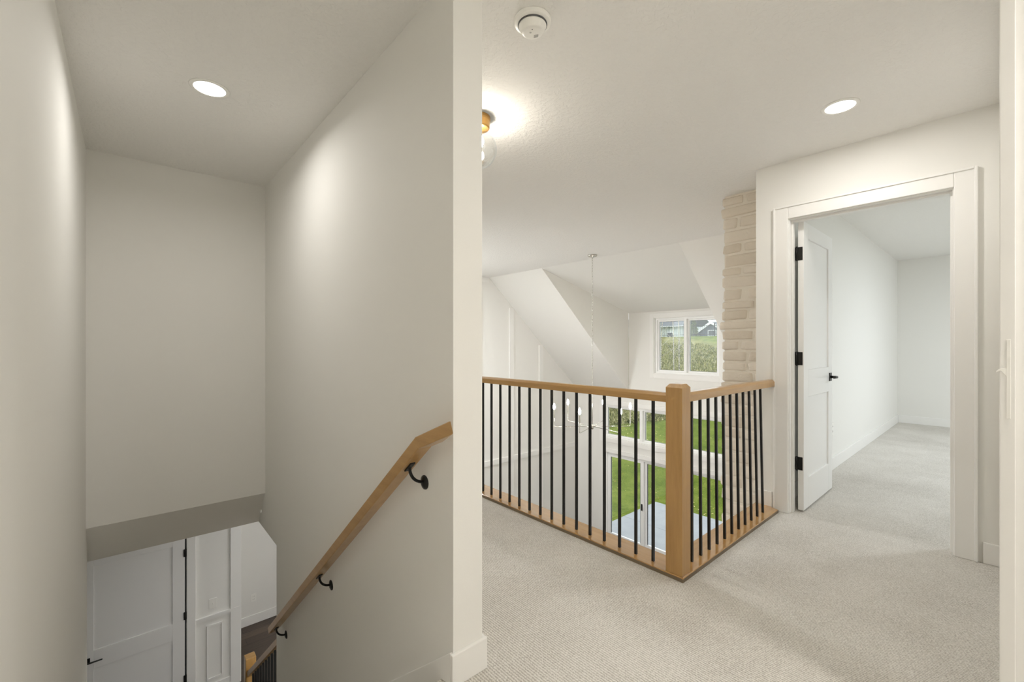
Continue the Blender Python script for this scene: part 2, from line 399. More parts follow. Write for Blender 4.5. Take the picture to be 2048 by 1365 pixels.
# casings (outer edge width .09, thickness .018)
def casing(k, axis, face, into, u0, u1, z0, z1, w=.088, t=.018, bottom=False):
    a, b = (face-t, face) if into < 0 else (face, face+t)
    for (p0, p1, q0, q1) in ((u0-w, u0, z0-(w if bottom else 0), z1+w), (u1, u1+w, z0-(w if bottom else 0), z1+w), (u0, u1, z1, z1+w)) + (((u0, u1, z0-w, z0),) if bottom else ()):
        if axis == 'X': k.box(a, b, p0, p1, q0, q1)
        else: k.box(p0, p1, a, b, q0, q1)
def picture_frame(k, x0, x1, z0, z1, y, w=.016, t=.014):
    k.box(x0, x0+w, y-t, y, z0, z1); k.box(x1-w, x1, y-t, y, z0, z1); k.box(x0+w, x1-w, y-t, y, z1-w, z1); k.box(x0+w, x1-w, y-t, y, z0, z0+w)
k = MB()
k.box(.62, 1.08, 6.476, 6.5, -2.195, -2.165); k.box(.62, 1.08, 6.484, 6.5, -2.215, -2.195)
picture_frame(k, .735, .905, -2.96, -2.29, 6.5)
k.box(.62, .98, 6.484, 6.5, GF, GF+.12)
struct('trim_3', k, M['trim'], 'white chair rail and framed wainscot beside the foyer door')
k = MB(); k.box(.98, 1.098, 6.478, 6.5, GF, LC); k.box(1.08, 1.098, 6.5, 6.64, GF, LC)
struct('trim_4', k, M['trim'], 'white corner casing at the end of the foyer wall', bevel=.003)

# ---------------------------------------------------------------- bedroom doorway and door
dr = root('door_1', (3.51, .95, 0), 'white two-panel bedroom door standing open against the bedroom wall', kind='structure')
k = MB(); casing(k, 'X', 3.45, -1, D0+.012, D1-.012, 0, DH-.012, w=.092)
a_, b_, c_ = D0+.012-.092, D1-.012+.092, DH-.012+.092
k.box(3.424, 3.432, b_-.014, b_, 0, c_); k.box(3.424, 3.432, a_, a_+.014, 0, c_); k.box(3.424, 3.432, a_+.014, b_-.014, c_-.014, c_)
k.build('door_casing', M['trim'], dr, bevel=.004)
k = MB(); k.box(3.448, 3.572, D0, D0+.018, 0, DH); k.box(3.448, 3.572, D1-.018, D1, 0, DH); k.box(3.448, 3.572, D0+.018, D1-.018, DH-.018, DH)
k.box(3.485, 3.522, D0+.018, D0+.030, 0, DH-.018); k.box(3.485, 3.522, D1-.030, D1-.018, 0, DH-.018); k.box(3.485, 3.522, D0+.03, D1-.03, DH-.03, DH-.018)
k.build('door_jamb', M['trim'], dr, bevel=.002)
k = MB(); casing(k, 'X', 3.57, 1, D0+.012, D1-.012, 0, DH-.012, w=.07); k.build('door_casing', M['trim'], dr, bevel=.004)
def shaker(k, axis, u0, u1, v0, v1, z0, z1, panels, stile=.11, rec=.011):
    """door leaf: u = width axis range, v = thickness range, panels = list of (z0,z1)"""
    def B(a, b, c, d, e, f):
        if axis == 'X': k.box(a, b, c, d, e, f)
        else: k.box(c, d, a, b, e, f)
    B(u0, u0+stile, v0, v1, z0, z1); B(u1-stile, u1, v0, v1, z0, z1)
    zz = [z0] + [q for p in panels for q in p] + [z1]
    for a, b in zip(zz[::2], zz[1::2]): B(u0+stile, u1-stile, v0, v1, a, b)
    for a, b in panels: B(u0+stile, u1-stile, v0+rec, v1-rec, a, b)
k = MB(); shaker(k, 'X', 3.539, 4.292, .929, .965, .012, 2.036, [(.225, .80), (.995, 1.93)], stile=.108)
leaf = k.build('door_leaf', M['door'], dr, bevel=.0025)
for z in (.338, 1.075, 1.812):
    k = MB(); k.box(3.535, 3.539, .936, .966, z-.046, z+.046); k.box(3.530, 3.536, .966, .9895, z-.046, z+.046)
    hg = k.build('hinge', M['black'], dr, bevel=.0012)
    k = MB(); k.lathe((3.531, .970, z), [(0, -.05), (.006, -.05), (.006, .05), (0, .05)], 10)
    k.build('hinge_pin', M['black'], hg, smooth=True)
def lever(k, c, n, d, length=.11):
    """lever handle: c on door face, n outward normal, d lever direction"""
    c, n, d = Vector(c), Vector(n), Vector(d)
    k.tube([c+n*.004, c+n*.05], .010, 12)
    p = [c+n*.045-d*.006, c+n*.050+d*.02, c+n*.050+d*length]
    k.tube(p, [.009, .0085, .007], 12)
hd = MB(); lever(hd, (4.225, .929, .915), (0, -1, 0), (-1, 0, 0))
h1 = hd.build('door_handle', M['black'], dr, smooth=True)
bx('handle_plate', M['black'], 4.197, 4.255, .922, .929, .882, .948, parent=h1, bevel=.002)
hd = MB(); lever(hd, (4.225, .965, .915), (0, 1, 0), (-1, 0, 0)); h2 = hd.build('door_handle', M['black'], dr, smooth=True)
bx('handle_plate', M['black'], 4.197, 4.255, .965, .972, .882, .948, parent=h2, bevel=.002)
bx('latch_plate', M['black'], 4.292, 4.2935, .936, .958, .885, .945, parent=dr)

# jamb in the right foreground with a strike plate
jb = root('door_2', (1.80, 0, 0), 'white door jamb seen edge-on in the right foreground', kind='structure')
k = MB(); k.box(1.79, 1.83, -.0195, .0098, 0, C); k.build('jamb_board', M['trim'], jb, bevel=.002)
k = MB(); k.box(1.815, 1.83, -.11, -.0195, 0, C); k.build('jamb_stop', M['trim'], jb)
k = MB(); k.box(1.7888, 1.79, -.0105, -.0025, .97, 1.185); k.prism([(-.0025, 1.085), (-.0025, 1.105), (.008, 1.107), (.0155, 1.099), (.0155, 1.095), (.008, 1.100)], 'X', 1.7885, 1.79)
k.build('strike_plate', M['plastic'], jb, bevel=.0006)

# foyer door
fd = root('door_3', (.1, 6.5, GF), 'white two-panel foyer door at the foot of the stairs', kind='structure')
k = MB(); shaker(k, 'X', -.385, .518, 6.462, 6.4995, GF+.01, -1.10, [(-3.0, -2.30), (-2.105, -1.20)], stile=.118, rec=.012)
k.build('door_leaf', M['door'], fd, bevel=.002)
k = MB(); k.box(.535, .622, 6.458, 6.5, GF, -1.0); k.box(-.49, -.40, 6.458, 6.5, GF, -1.0); k.box(-.40, .535, 6.458, 6.5, -1.088, -1.0)
k.build('door_casing', M['trim'], fd, bevel=.003)
k = MB(); k.box(.519, .534, 6.494, 6.5, GF, -1.09); k.build('gap_seal', M['gasket'], fd)
for z in (-1.306, -2.054, -2.806):
    k = MB(); k.box(.506, .536, 6.452, 6.465, z-.045, z+.045); k.build('hinge', M['black'], fd, bevel=.003)
hd = MB(); lever(hd, (-.325, 6.462, -2.20), (0, -1, 0), (1, 0, 0), .13); h1 = hd.build('door_handle', M['black'], fd, smooth=True)
bx('handle_plate', M['black'], -.357, -.293, 6.455, 6.462, -2.232, -2.168, parent=h1, bevel=.002)

# ---------------------------------------------------------------- windows
def window_unit(r, y0, y1, z0, z1, n, x, frame=.035, mull=.05, sash=.032):
    k = MB(); d0, d1 = x+.03, x+.13
    k.box(d0, d1, y0, y0+frame, z0, z1); k.box(d0, d1, y1-frame, y1, z0, z1)
    k.box(d0, d1, y0+frame, y1-frame, z0, z0+frame); k.box(d0, d1, y0+frame, y1-frame, z1-frame, z1)
    w = (y1-y0)/n
    for i in range(1, n): k.box(d0-.022, d1, y0+w*i-mull/2, y0+w*i+mull/2, z0+frame, z1-frame)
    k.build('window_frame', M['vinyl'], r, bevel=.003)
    for i in range(n):
        a = y0+w*i+(frame if i == 0 else mull/2); b = y0+w*(i+1)-(frame if i == n-1 else mull/2)
        k = MB(); s = sash; e0, e1 = x+.065, x+.11
        k.box(e0, e1, a, a+s, z0+frame, z1-frame); k.box(e0, e1, b-s, b, z0+frame, z1-frame)
        k.box(e0, e1, a+s, b-s, z0+frame, z0+frame+s); k.box(e0, e1, a+s, b-s, z1-frame-s, z1-frame)
        sa = k.build('sash', M['vinyl'], r, bevel=.002)
        g = .004; a2, b2, c2, d2 = a+s, b-s, z0+frame+s, z1-frame-s
        k = MB(); k.box(x+.083, x+.088, a2, b2, c2, d2); k.build('glass_pane', M['glass'], sa)
        k = MB()
        for q in ((a2, a2+g, c2, d2), (b2-g, b2, c2, d2), (a2+g, b2-g, c2, c2+g), (a2+g, b2-g, d2-g, d2)): k.box(x+.075, x+.083, *q)
        k.build('gasket', M['gasket'], sa)
def jamb_liner(k, y0, y1, z0, z1, x, t=.012):
    k.box(x-.002, x+.15, y0, y0+t, z0, z1); k.box(x-.002, x+.15, y1-t, y1, z0, z1)
    k.box(x-.002, x+.15, y0+t, y1-t, z0, z0+t); k.box(x-.002, x+.15, y0+t, y1-t, z1-t, z1)
w1 = root('window_1', (XW, 3.85, .66), 'white double casement window in the dormer with a view of the hillside', kind='structure')
window_unit(w1, UP[0]+.012, UP[1]-.012, UP[2]+.012, UP[3]-.012, 2, XW)
k = MB(); jamb_liner(k, *UP, XW); k.build('jamb_liner', M['trim'], w1)
k = MB(); casing(k, 'X', XW, -1, UP[0], UP[1], UP[2], UP[3], w=.085, bottom=True); k.build('window_casing', M['trim'], w1, bevel=.003)
w2 = root('window_2', (XW, 3.85, -.7), 'row of white transom windows above the sliding patio door', kind='structure')
window_unit(w2, TR[0]+.012, TR[1]-.012, TR[2]+.012, TR[3]-.012, 4, XW, mull=.065, sash=.025)
k = MB(); jamb_liner(k, *TR, XW); k.build('jamb_liner', M['trim'], w2)
k = MB(); casing(k, 'X', XW, -1, TR[0], TR[1], TR[2], TR[3], w=.09, bottom=True); k.build('window_casing', M['trim'], w2, bevel=.003)
w3 = root('door_4', (XW, 3.85, GF), 'white sliding patio door that opens to the concrete patio', kind='structure')
k = MB(); a0, a1, zz = SL[0], SL[1], SL[3]
k.box(XW+.02, XW+.15, a0, a0+.035, GF, zz); k.box(XW+.02, XW+.15, a1-.035, a1, GF, zz); k.box(XW+.02, XW+.15, a0+.05, a1-.05, zz-.04, zz); k.box(XW+.02, XW+.15, a0+.05, a1-.05, GF, GF+.03)
k.build('door_frame', M['vinyl'], w3, bevel=.003)
w = (a1-a0-.07)/4
for i in range(4):
    y0 = a0+.035+w*i; y1 = y0+w; s = .075; ex = XW+(.04 if i in (0, 3) else .09)
    if i == 3: y0 -= .03
    k = MB(); z0, z1 = GF+.03, zz-.04
    k.box(ex, ex+.045, y0, y0+s, z0, z1); k.box(ex, ex+.045, y1-s, y1, z0, z1); k.box(ex, ex+.045, y0+s, y1-s, z0, z0+.28); k.box(ex, ex+.045, y0+s, y1-s, z1-.05, z1)
    dl = k.build('door_panel', M['vinyl'], w3, bevel=.003)
    k = MB(); k.box(ex+.020, ex+.025, y0+s, y1-s, z0+.28, z1-.05); k.build('glass_pane', M['glass'], dl)
    k = MB()
    for yy in (y0+s, y1-s-.012): k.box(ex+.012, ex+.020, yy, yy+.012, z0+.28, z1-.05)
    k.build('gasket', M['gasket'], dl)
    if i == 3:
        k = MB(); k.box(ex-.02, ex, y0+.025, y0+.052, -2.15, -2.02); k.build('pull_handle', M['black'], dl, bevel=.003)
k = MB(); casing(k, 'X', XW, -1, a0, a1, GF, zz, w=.09); k.build('door_casing', M['trim'], w3, bevel=.003)
w4 = root('window_3', (7.0, -3.06, .7), 'bedroom window outside the picture', kind='structure')
k = MB(); x0, x1, z0, z1 = BWN[0]
for q in ((x0, x0+.06, z0, z1), (x1-.06, x1, z0, z1), (x0, x1, z0, z0+.06), (x0, x1, z1-.06, z1), ((x0+x1)/2-.04, (x0+x1)/2+.04, z0, z1)):
    k.box(q[0], q[1], -3.1, -3.03, q[2], q[3])
k.build('window_frame', M['vinyl'], w4)
k = MB(); k.box(x0+.06, x1-.06, -3.07, -3.065, z0+.06, z1-.06); k.build('glass_pane', M['glass'], w4)

# ---------------------------------------------------------------- balcony railing
rl = root('balcony_railing', (2.10, 1.10, 0), 'oak and black metal railing around the opening above the great room', 'railing')
NX0, NX1, NY0, NY1 = 2.055, 2.143, 1.056, 1.144
k = MB()
k.prism([(2.048, 4.10), (2.048, 1.048), (2.21, 1.20), (2.21, 4.10)], 'Z', 0, .021)
k.build('base_board', M['boardY'], rl, bevel=.003)
k = MB(); k.prism([(2.048, 1.048), (3.405, 1.048), (3.43, 1.10), (3.45, 1.10), (3.45, 1.21), (2.21, 1.21), (2.21, 1.20)], 'Z', 0, .0205)
k.build('base_board', M['boardX'], rl, bevel=.003)
M['edge'] = mat('dark_oak_edge', (.17, .125, .075), .5)  # darker brown strip along the outer edge of the base boards
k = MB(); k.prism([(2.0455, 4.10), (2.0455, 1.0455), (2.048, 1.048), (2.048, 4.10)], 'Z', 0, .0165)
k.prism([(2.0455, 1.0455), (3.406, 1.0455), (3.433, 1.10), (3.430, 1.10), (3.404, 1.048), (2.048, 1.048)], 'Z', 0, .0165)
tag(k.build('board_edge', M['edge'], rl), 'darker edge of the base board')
k = MB(); ch = .014
k.box(NX0, NX1, NY0, NY1, .02, .956)
v = k.bm.verts; b = [k.bm.verts.new(p) for p in ((NX0, NY0, .956), (NX1, NY0, .956), (NX1, NY1, .956), (NX0, NY1, .956))]
t = [k.bm.verts.new(p) for p in ((NX0+ch, NY0+ch, .974), (NX1-ch, NY0+ch, .974), (NX1-ch, NY1-ch, .974), (NX0+ch, NY1-ch, .974))]
k.bm.faces.new(t)
for i in range(4): k.bm.faces.new((b[i], b[(i+1) % 4], t[(i+1) % 4], t[i]))
bmesh.ops.remove_doubles(k.bm, verts=k.bm.verts, dist=1e-4)
k.build('newel_post', M['oakZ'], rl, bevel=.0015)
hr = [(-.030, .877), (.030, .877), (.030, .910), (.018, .924), (-.018, .924), (-.030, .910)]
k = MB(); k.prism([(2.098+a, z) for a, z in hr], 'Y', NY1, 4.10); k.build('top_rail', M['oakY'], rl, bevel=.002)
k = MB(); k.prism([(1.106+a, z) for a, z in hr], 'X', NX1, 3.437); k.build('top_rail', M['oakX'], rl, bevel=.002)
def baluster(x, y, xt, yt, z0=.02, z1=.88, r=.0065, parent=None):
    k = MB(); k.sweep([(x, y, z0), (xt, yt, z1)], [(-r, -r), (r, -r), (r, r), (-r, r)], up=Vector((0, 1, 0)))
    return k.build('baluster', M['black'], parent)
for i in range(27):
    y = 1.239 + .1055*i
    if y < 4.07: baluster(2.098, y, 2.098, y, parent=rl)
for i in range(11):
    x = 2.248 + .1024*i; baluster(x, 1.101, x+.013-.0035*i, 1.110, parent=rl)

# ---------------------------------------------------------------- handrail on the stair wall
sh = root('stair_handrail', (.84, 2.4, 0), 'honey oak handrail on black wall brackets beside the stairs', 'handrail')
sl = .800
def rt(y): return .850 - sl*(y-1.357) if y > 1.357 else .850 + .39*(1.357-y)
k = MB(); pr = [(-.0275, -.042), (.0275, -.042), (.0275, 0), (-.0275, 0)]
xr = .7775
k.sweep([(xr, 3.47, rt(3.47)), (xr, 1.357, rt(1.357)), (xr, 1.135, rt(1.135))], pr)
for q in k.bm.verts:
    if q.co.y < 1.2 and q.co.x > xr: q.co.y += .14; q.co.z -= .39*.14
k.build('rail', M['oakY'], sh, bevel=.003)
for y in (1.445, 2.445, 3.345):
    zb = rt(y) - .042*math.hypot(1, sl)
    zp = zb - .068
    k = MB(); k.tube([(xr, y, zb-.001)] + [(.836-(.836-xr)*math.cos(t), y, zb-.008-(zb-.008-zp)*math.sin(t)) for t in [math.pi/2*j/12 for j in range(13)]], .0058, 10)
    br_ = k.build('bracket', M['black'], sh, smooth=True)
    k = MB(); k.lathe((.84, y, zp-.004), [(0, -.010), (.014, -.009), (.026, -.004), (.027, 0), (0, 0)], 24, 'X'); k.build('wall_plate', M['black'], br_, smooth=True)
    k = MB(); d = Vector((0, 1, -sl)).normalized()
    k.sweep([Vector((xr, y, zb-.003))-d*.03, Vector((xr, y, zb-.003))+d*.03], [(-.010, -.003), (.010, -.003), (.010, .003), (-.010, .003)]); k.build('rail_plate', M['black'], br_, bevel=.001)

# ---------------------------------------------------------------- carpeted stairs and their lower railing
k = MB(); TD, RS, n = .2466, .19625, 16
pts = [(1.285, 0), (1.30+.012, 0)]
y = 1.30
pts = [(1.285, -.02)]
prof = [(1.285, 0)]
for i in range(n-1):
    y0 = 1.285+TD*i; z = -RS*i
    prof += [(y0+.028, z-.004), (y0+.034, z-.018), (y0+.026, z-.034), (y0+.004, z-.040), (y0+.002, z-RS)]
    prof[-1] = (y0+.004, z-RS)
yE = 1.285+TD*(n-1)
prof += [(yE+.028, -RS*(n-1)-.004), (yE+.034, -RS*(n-1)-.02), (yE+.004, -RS*(n-1)-.04), (yE+.004, GF), (1.285, GF)]
k.prism(prof, 'X', -.2, .84)
tag(k.build('staircase', M['carpet']), 'carpeted stairs that go down to the foyer on the left', kind='structure')
lr = root('stair_railing', (.88, 4.85, GF), 'oak and black metal railing at the foot of the stairs', 'railing')
XL = .89
def lz(y): return -1.03 - .80*(y-3.64)
k = MB(); k.sweep([(XL, 3.60, lz(3.60)), (XL, 4.80, lz(4.80))], [(-.03, -.045), (.03, -.045), (.03, 0), (-.03, 0)]); k.build('top_rail', M['oakY'], lr, bevel=.003)
k = MB(); k.box(.85, .94, 4.80, 4.89, GF, -1.84); k.build('newel_post', M['oakZ'], lr, bevel=.006)
k = MB(); k.prism([(3.60, nz(3.60)-.30), (4.80, nz(4.80)-.30), (4.80, nz(4.80)+.05), (3.60, nz(3.60)+.05)], 'X', .845, .935); k.build('stringer', M['trim'], lr)
for i in range(11):
    y = 3.68+.1*i; baluster(XL, y, XL, y, nz(y)+.03, lz(y)-.04, .008, parent=lr)

# ---------------------------------------------------------------- stone chimney
ch = root('stone_chimney', (4.4, 1.4, GF), 'tall pale limestone chimney beside the hall wall', 'chimney')
CX0, CX1, CY0, CY1 = 3.875, 5.35, 1.2, 1.605
k = MB(); k.box(CX0, CX1, CY0, CY1, GF, C); k.build('mortar_core', M['mortar'], ch)
rows = [(2.435, 2.365, [(0, .38), (.44, .76), (.80, 1)]), (2.35, 2.268, [(-.03, 1)]), (2.252, 2.165, [(0, .26), (.31, 1)]), (2.148, 2.045, [(.03, 1)]),
        (2.03, 1.955, [(.0, .34), (.40, 1)]), (1.94, 1.84, [(.04, .95)]), (1.828, 1.765, [(0, .34), (.38, .66)]), (1.752, 1.66, [(-.02, .66)]),
        (1.645, 1.555, [(0, .34), (.46, 1)]), (1.54, 1.48, [(0, .58), (.66, 1)]), (1.465, 1.385, [(-.03, .45), (.48, 1)]), (1.372, 1.305, [(-.08, .76), (.80, 1)]),
        (1.29, 1.215, [(-.02, .56), (.62, 1)]), (1.20, 1.13, [(-.02, .28), (.33, 1)]), (1.115, 1.035, [(-.02, .44), (.48, 1)]), (1.02, .955, [(0, .44), (.48, 1)]),
        (.942, .86, [(-.02, .55), (.60, 1)]), (.845, .76, [(-.03, .9)])]
z = .745
rr = random.Random(4)
while z > GF+.12:
    hh_ = rr.uniform(.07, .105); c = rr.uniform(.3, .7)
    rows.append((z, max(z-hh_, GF+.01), [(rr.uniform(-.06, .02), c-.02), (c+.03, 1)] if rr.random() < .75 else [(rr.uniform(-.05, .02), 1)])); z -= hh_+.014
k = MB()
def stone(k, x0, x1, y0, y1, z0, z1):
    bmc = bmesh.new(); bmesh.ops.create_cube(bmc, size=1)
    bmesh.ops.bevel(bmc, geom=list(bmc.edges), offset=.17, segments=3, profile=.55, affect='EDGES')
    mp = {}
    sx, sy, sz = x1-x0, y1-y0, z1-z0
    jit = [rr.uniform(-.004, .004) for _ in range(6)]
    for vv in bmc.verts:
        # keep the corner rounding about equal in all directions
        def sq(c, s): 
            e = .5-abs(c); r = min(.085/ s *.17/.17, .5) if s > .17 else .5
            return math.copysign(.5 - e*(min(1, .13/s)) if e <= .17 else abs(c), c) if s > .13 else c
        px, py, pz = sq(vv.co.x, sx), sq(vv.co.y, sy), sq(vv.co.z, sz)
        mp[vv] = k.bm.verts.new((x0+(px+.5)*sx+rr.uniform(-.0022, .0022), y0+(py+.5)*sy+rr.uniform(-.0035, .0035)+jit[0]*pz*2, z0+(pz+.5)*sz+rr.uniform(-.002, .002)+jit[1]*py*2))
    for f in bmc.faces: k.bm.faces.new([mp[q] for q in f.verts])
    bmc.free()
W = CY1-CY0
for zt, zb, sp in rows:
    for a, b in sp:
        yb, ya = CY1-a*W, CY1-b*W
        corner = a < .1
        stone(k, CX0-rr.uniform(.006, .014), CX0+(rr.uniform(.12, .3) if corner else .08), ya, yb+(rr.uniform(.008, .02) if corner else 0), zb, zt)
stone(k, CX0-.01, CX0+.08, CY1-1*W, CY1-.72*W, 1.66, 1.828)
# front face of the chimney breast
z = C-.01
while z > GF+.1:
    hh_ = rr.uniform(.075, .11); x = CX0+.32
    while x < CX1-.05:
        w_ = rr.uniform(.12, .36); x2 = min(x+w_, CX1)
        stone(k, x, x2, CY1-.04, CY1+rr.uniform(.008, .018), z-hh_, z); x = x2+.014
    z -= hh_+.014
k.build('stone_facing', M['stone'], ch, smooth=True)

# ---------------------------------------------------------------- light fixtures
def recessed(x, y, label):
    r = root('recessed_light', (x, y, C), label, 'ceiling light', 'recessed ceiling lights')
    k = MB(); k.lathe((x, y, C), [(.066, -.001), (.068, -.005), (.082, -.004), (.086, 0), (.066, 0)], 48); k.build('trim_ring', M['plastic'], r, smooth=True)
    k = MB(); k.lathe((x, y, C), [(0, -.003), (.067, -.003), (.067, -.001), (0, -.001)], 48); k.build('diffuser', M['lens'], r)
recessed(.31, 2.625, 'round lit recessed light in the ceiling above the stairs')
recessed(2.865, .585, 'round lit recessed light in the hall ceiling near the bedroom door')
gx, gy, gz = 1.48, 1.96, 2.27
g = root('globe_ceiling_light', (gx, gy, C), 'clear glass globe ceiling light with brass base, half hidden by the stair wall', 'ceiling light')
k = MB(); k.lathe((gx, gy, C), [(0, 0), (.068, 0), (.068, -.018), (.066, -.022), (.064, -.024), (.064, -.060), (.058, -.066), (0, -.066)], 40); k.build('brass_base', M['brass'], g, smooth=False, bevel=.002)
k = MB(); k.lathe((gx, gy, C), [(0, -.066), (.020, -.066), (.020, -.088), (0, -.088)], 24); k.build('socket', M['brass'], g)
R = .104; pr_ = [(R*math.sin(t), gz-C+R*math.cos(t)) for t in [math.radians(26+154*i/30) for i in range(31)]]
pr_[-1] = (0, pr_[-1][1]); k = MB(); k.lathe((gx, gy, C), pr_, 48); k.build('glass_globe', M['globe'], g, smooth=True)
k = MB(); k.lathe((gx, gy, C), [(0, -.086), (.014, -.088), (.021, -.102), (.030, -.125), (.031, -.140), (.024, -.162), (.012, -.172), (0, -.174)], 24); k.build('bulb', M['bulb'], g, smooth=True)

cx, cy, hz = 4.96, 3.885, .012
cd = root('chandelier', (cx, cy, C), 'thin nickel chandelier with six candle bulbs hanging on a long chain', 'chandelier')
k = MB(); k.lathe((cx, cy, C), [(0, 0), (.066, 0), (.066, -.012), (.058, -.022), (.012, -.026), (.010, -.045), (0, -.046)], 32); k.build('canopy', M['nickel'], cd, smooth=True)
k = MB(); z = C-.055; i = 0
while z > .60:
    b = (Vector((1, 0, 0)), Vector((0, 0, 1)), Vector((0, 1, 0))) if i % 2 == 0 else (Vector((0, 1, 0)), Vector((0, 0, 1)), Vector((1, 0, 0)))
    k.torus((cx+random.uniform(-.0015, .0015), cy, z), .0095, .0021, b, 12, 5, 2.3); z -= .0385; i += 1
k.build('chain', M['nickel'], cd, smooth=True)
k = MB(); k.torus((cx, cy, .585), .013, .0025, (Vector((.7, -.7, 0)), Vector((0, 0, 1)), Vector((.7, .7, 0))), 16, 6, 1.2); k.tube([(cx, cy, .572), (cx, cy, hz)], .005, 10); k.build('stem', M['nickel'], cd, smooth=True)
k = MB(); k.lathe((cx, cy, hz), [(0, .035), (.014, .035), (.02, .025), (.02, -.03), (.012, -.038), (0, -.038)], 24); k.build('hub', M['nickel'], cd, smooth=True)
th0 = math.radians(-41.48+2)
for j in range(6):
    a = th0+math.radians(60*j); d = Vector((math.cos(a), math.sin(a), 0)); c0 = Vector((cx, cy, hz)); R = .545
    p = [c0+d*.015, c0+d*(R-.02), c0+d*(R-.006)+Vector((0, 0, .006)), c0+d*R+Vector((0, 0, .02)), c0+d*R+Vector((0, 0, .22))]
    k = MB(); k.tube(p, .0042, 8); arm = k.build('arm', M['nickel'], cd, smooth=True)
    e = c0+d*R
    k = MB(); k.lathe((e.x, e.y, e.z), [(0, .13), (.0085, .13), (.0085, .245), (0, .245)], 14); k.build('candle_sleeve', M['nickel'], arm, smooth=False)
    k = MB(); k.lathe((e.x, e.y, e.z), [(0, .245), (.008, .247), (.016, .268), (.0175, .283), (.012, .305), (.005, .325), (0, .333)], 16); k.build('bulb', M['flame'], arm, smooth=True)

sx_, sy_ = 1.196, 1.231
sd = root('smoke_detector', (sx_, sy_, C), 'round white smoke detector on the textured hall ceiling', 'smoke detector')
k = MB(); k.lathe((sx_, sy_, C), [(0, 0), (.071, 0), (.073, -.004), (.071, -.016), (.060, -.020), (0, -.020)], 48); k.build('base_plate', M['plastic'], sd, smooth=False, bevel=.002)
k = MB(); k.lathe((sx_, sy_, C), [(0, -.019), (.0575, -.019), (.0570, -.0245), (0, -.0245)], 48); k.build('vent_gap', M['grey'], sd)
k = MB(); k.lathe((sx_, sy_, C), [(0, -.024), (.054, -.024), (.0545, -.028), (.044, -.046), (.038, -.051), (.03, -.0525), (0, -.0525)], 48); body = k.build('body', M['plastic'], sd, smooth=True)
k = MB()
fr = Vector((math.sin(math.radians(41.48)), math.cos(math.radians(41.48)), 0)); rg = Vector((fr.y, -fr.x, 0)); o_ = Vector((sx_, sy_, C-.0525))
for a in range(4):
    for b in range(3):
        p = o_ + rg*(.008+.0045*a) + fr*(.012+.0055*b-.0015*a); k.lathe(p, [(0, -.001), (.0015, -.001), (.0015, .001), (0, .001)], 8)
k.build('speaker_grille', M['grey'], sd)
k = MB(); p = o_-rg*.002-fr*.02; k.lathe(p, [(0, -.0006), (.0022, -.0006), (.0022, .001), (0, .001)], 12); k.build('test_light', M['grey'], sd)
k = MB(); p = o_-rg*.008-fr*.004; k.lathe(p, [(0, -.0008), (.0042, -.0008), (.0042, .001), (0, .001)], 16); k.build('test_button', mat('grey_button', (.5, .49, .47), .5), sd)

# ---------------------------------------------------------------- outlets and switch
def plate(name, label, cat, c, axis, w=.072, h=.116, kind='outlet'):
    r = root(name, c, label, cat)
    x, y, z = c; t = .005
    def B(nm, u0, u1, z0, z1, d0, d1, m):
        k = MB(); k.box(x+u0, x+u1, y-d1, y-d0, z+z0, z+z1); return k.build(nm, m, r, bevel=.0012)
    B('cover_plate', -w/2, w/2, -h/2, h/2, 0, t, M['plastic'])
    if kind == 'outlet':
        for s in (-1, 1):
            f = B('receptacle', -.017, .017, s*.022-.014, s*.022+.014, t, t+.002, M['plastic'])
            k = MB(); k.box(x-.009, x-.006, y-t-.0025, y-t-.0019, z+s*.022-.004, z+s*.022+.006); k.box(x+.006, x+.009, y-t-.0025, y-t-.0019, z+s*.022-.004, z+s*.022+.006)
            k.build('slots', M['grey'], f)
    else: B('toggle', -.006, .006, -.012, .012, t, t+.008, M['plastic'])
    return r
plate('wall_outlet', 'white outlet low on the grey wall beyond the foyer', 'outlet', (1.47, 7.70, -2.74), 'Y')
plate('wall_outlet', 'white outlet low on the bedroom wall behind the open door', 'outlet', (4.98, 1.08, .38), 'Y')
plate('light_switch', 'white light switch above the chair rail beside the foyer door', 'switch', (.80, 6.5, -2.03), 'Y', w=.08, h=.12, kind='switch')

# ---------------------------------------------------------------- outside
def ground(x, y):
    if x < 12: return -3.30
    if x < 33: 
        z = -3.30 + .245*(x-12)
        return z + .05*math.sin(y*.5)*min(1, (x-12)/5)
    return 1.845 - .06*(x-33)
k = MB(); xs = [7.86, 9, 10, 11, 12] + [12+i*1.0 for i in range(1, 22)] + [36, 40, 50, 60, 80, 110, 150]; ys = [-30+2*i for i in range(46)] + [75, 100, 140]
gv = [[k.bm.verts.new((x, y, ground(x, y))) for y in ys] for x in xs]
for i in range(len(xs)-1):
    for j in range(len(ys)-1): k.bm.faces.new((gv[i][j], gv[i+1][j], gv[i+1][j+1], gv[i][j+1]))
tag(k.build('lawn', M['grass'], smooth=True), 'green lawn that climbs the hillside behind the house', kind='structure')
k = MB()
for a, b in ((1.0, 3.2), (3.2, 6.45)):
    for p, q in ((7.86, 9.5), (9.5, 11.05)): k.box(p+.005, q-.005, a+.005, b-.005, -3.34, -3.2)
k.box(7.86, 11.04, 1.01, 6.44, -3.34, -3.212)
tag(k.build('patio', M['concrete']), 'pale grey concrete patio outside the sliding door', kind='structure')
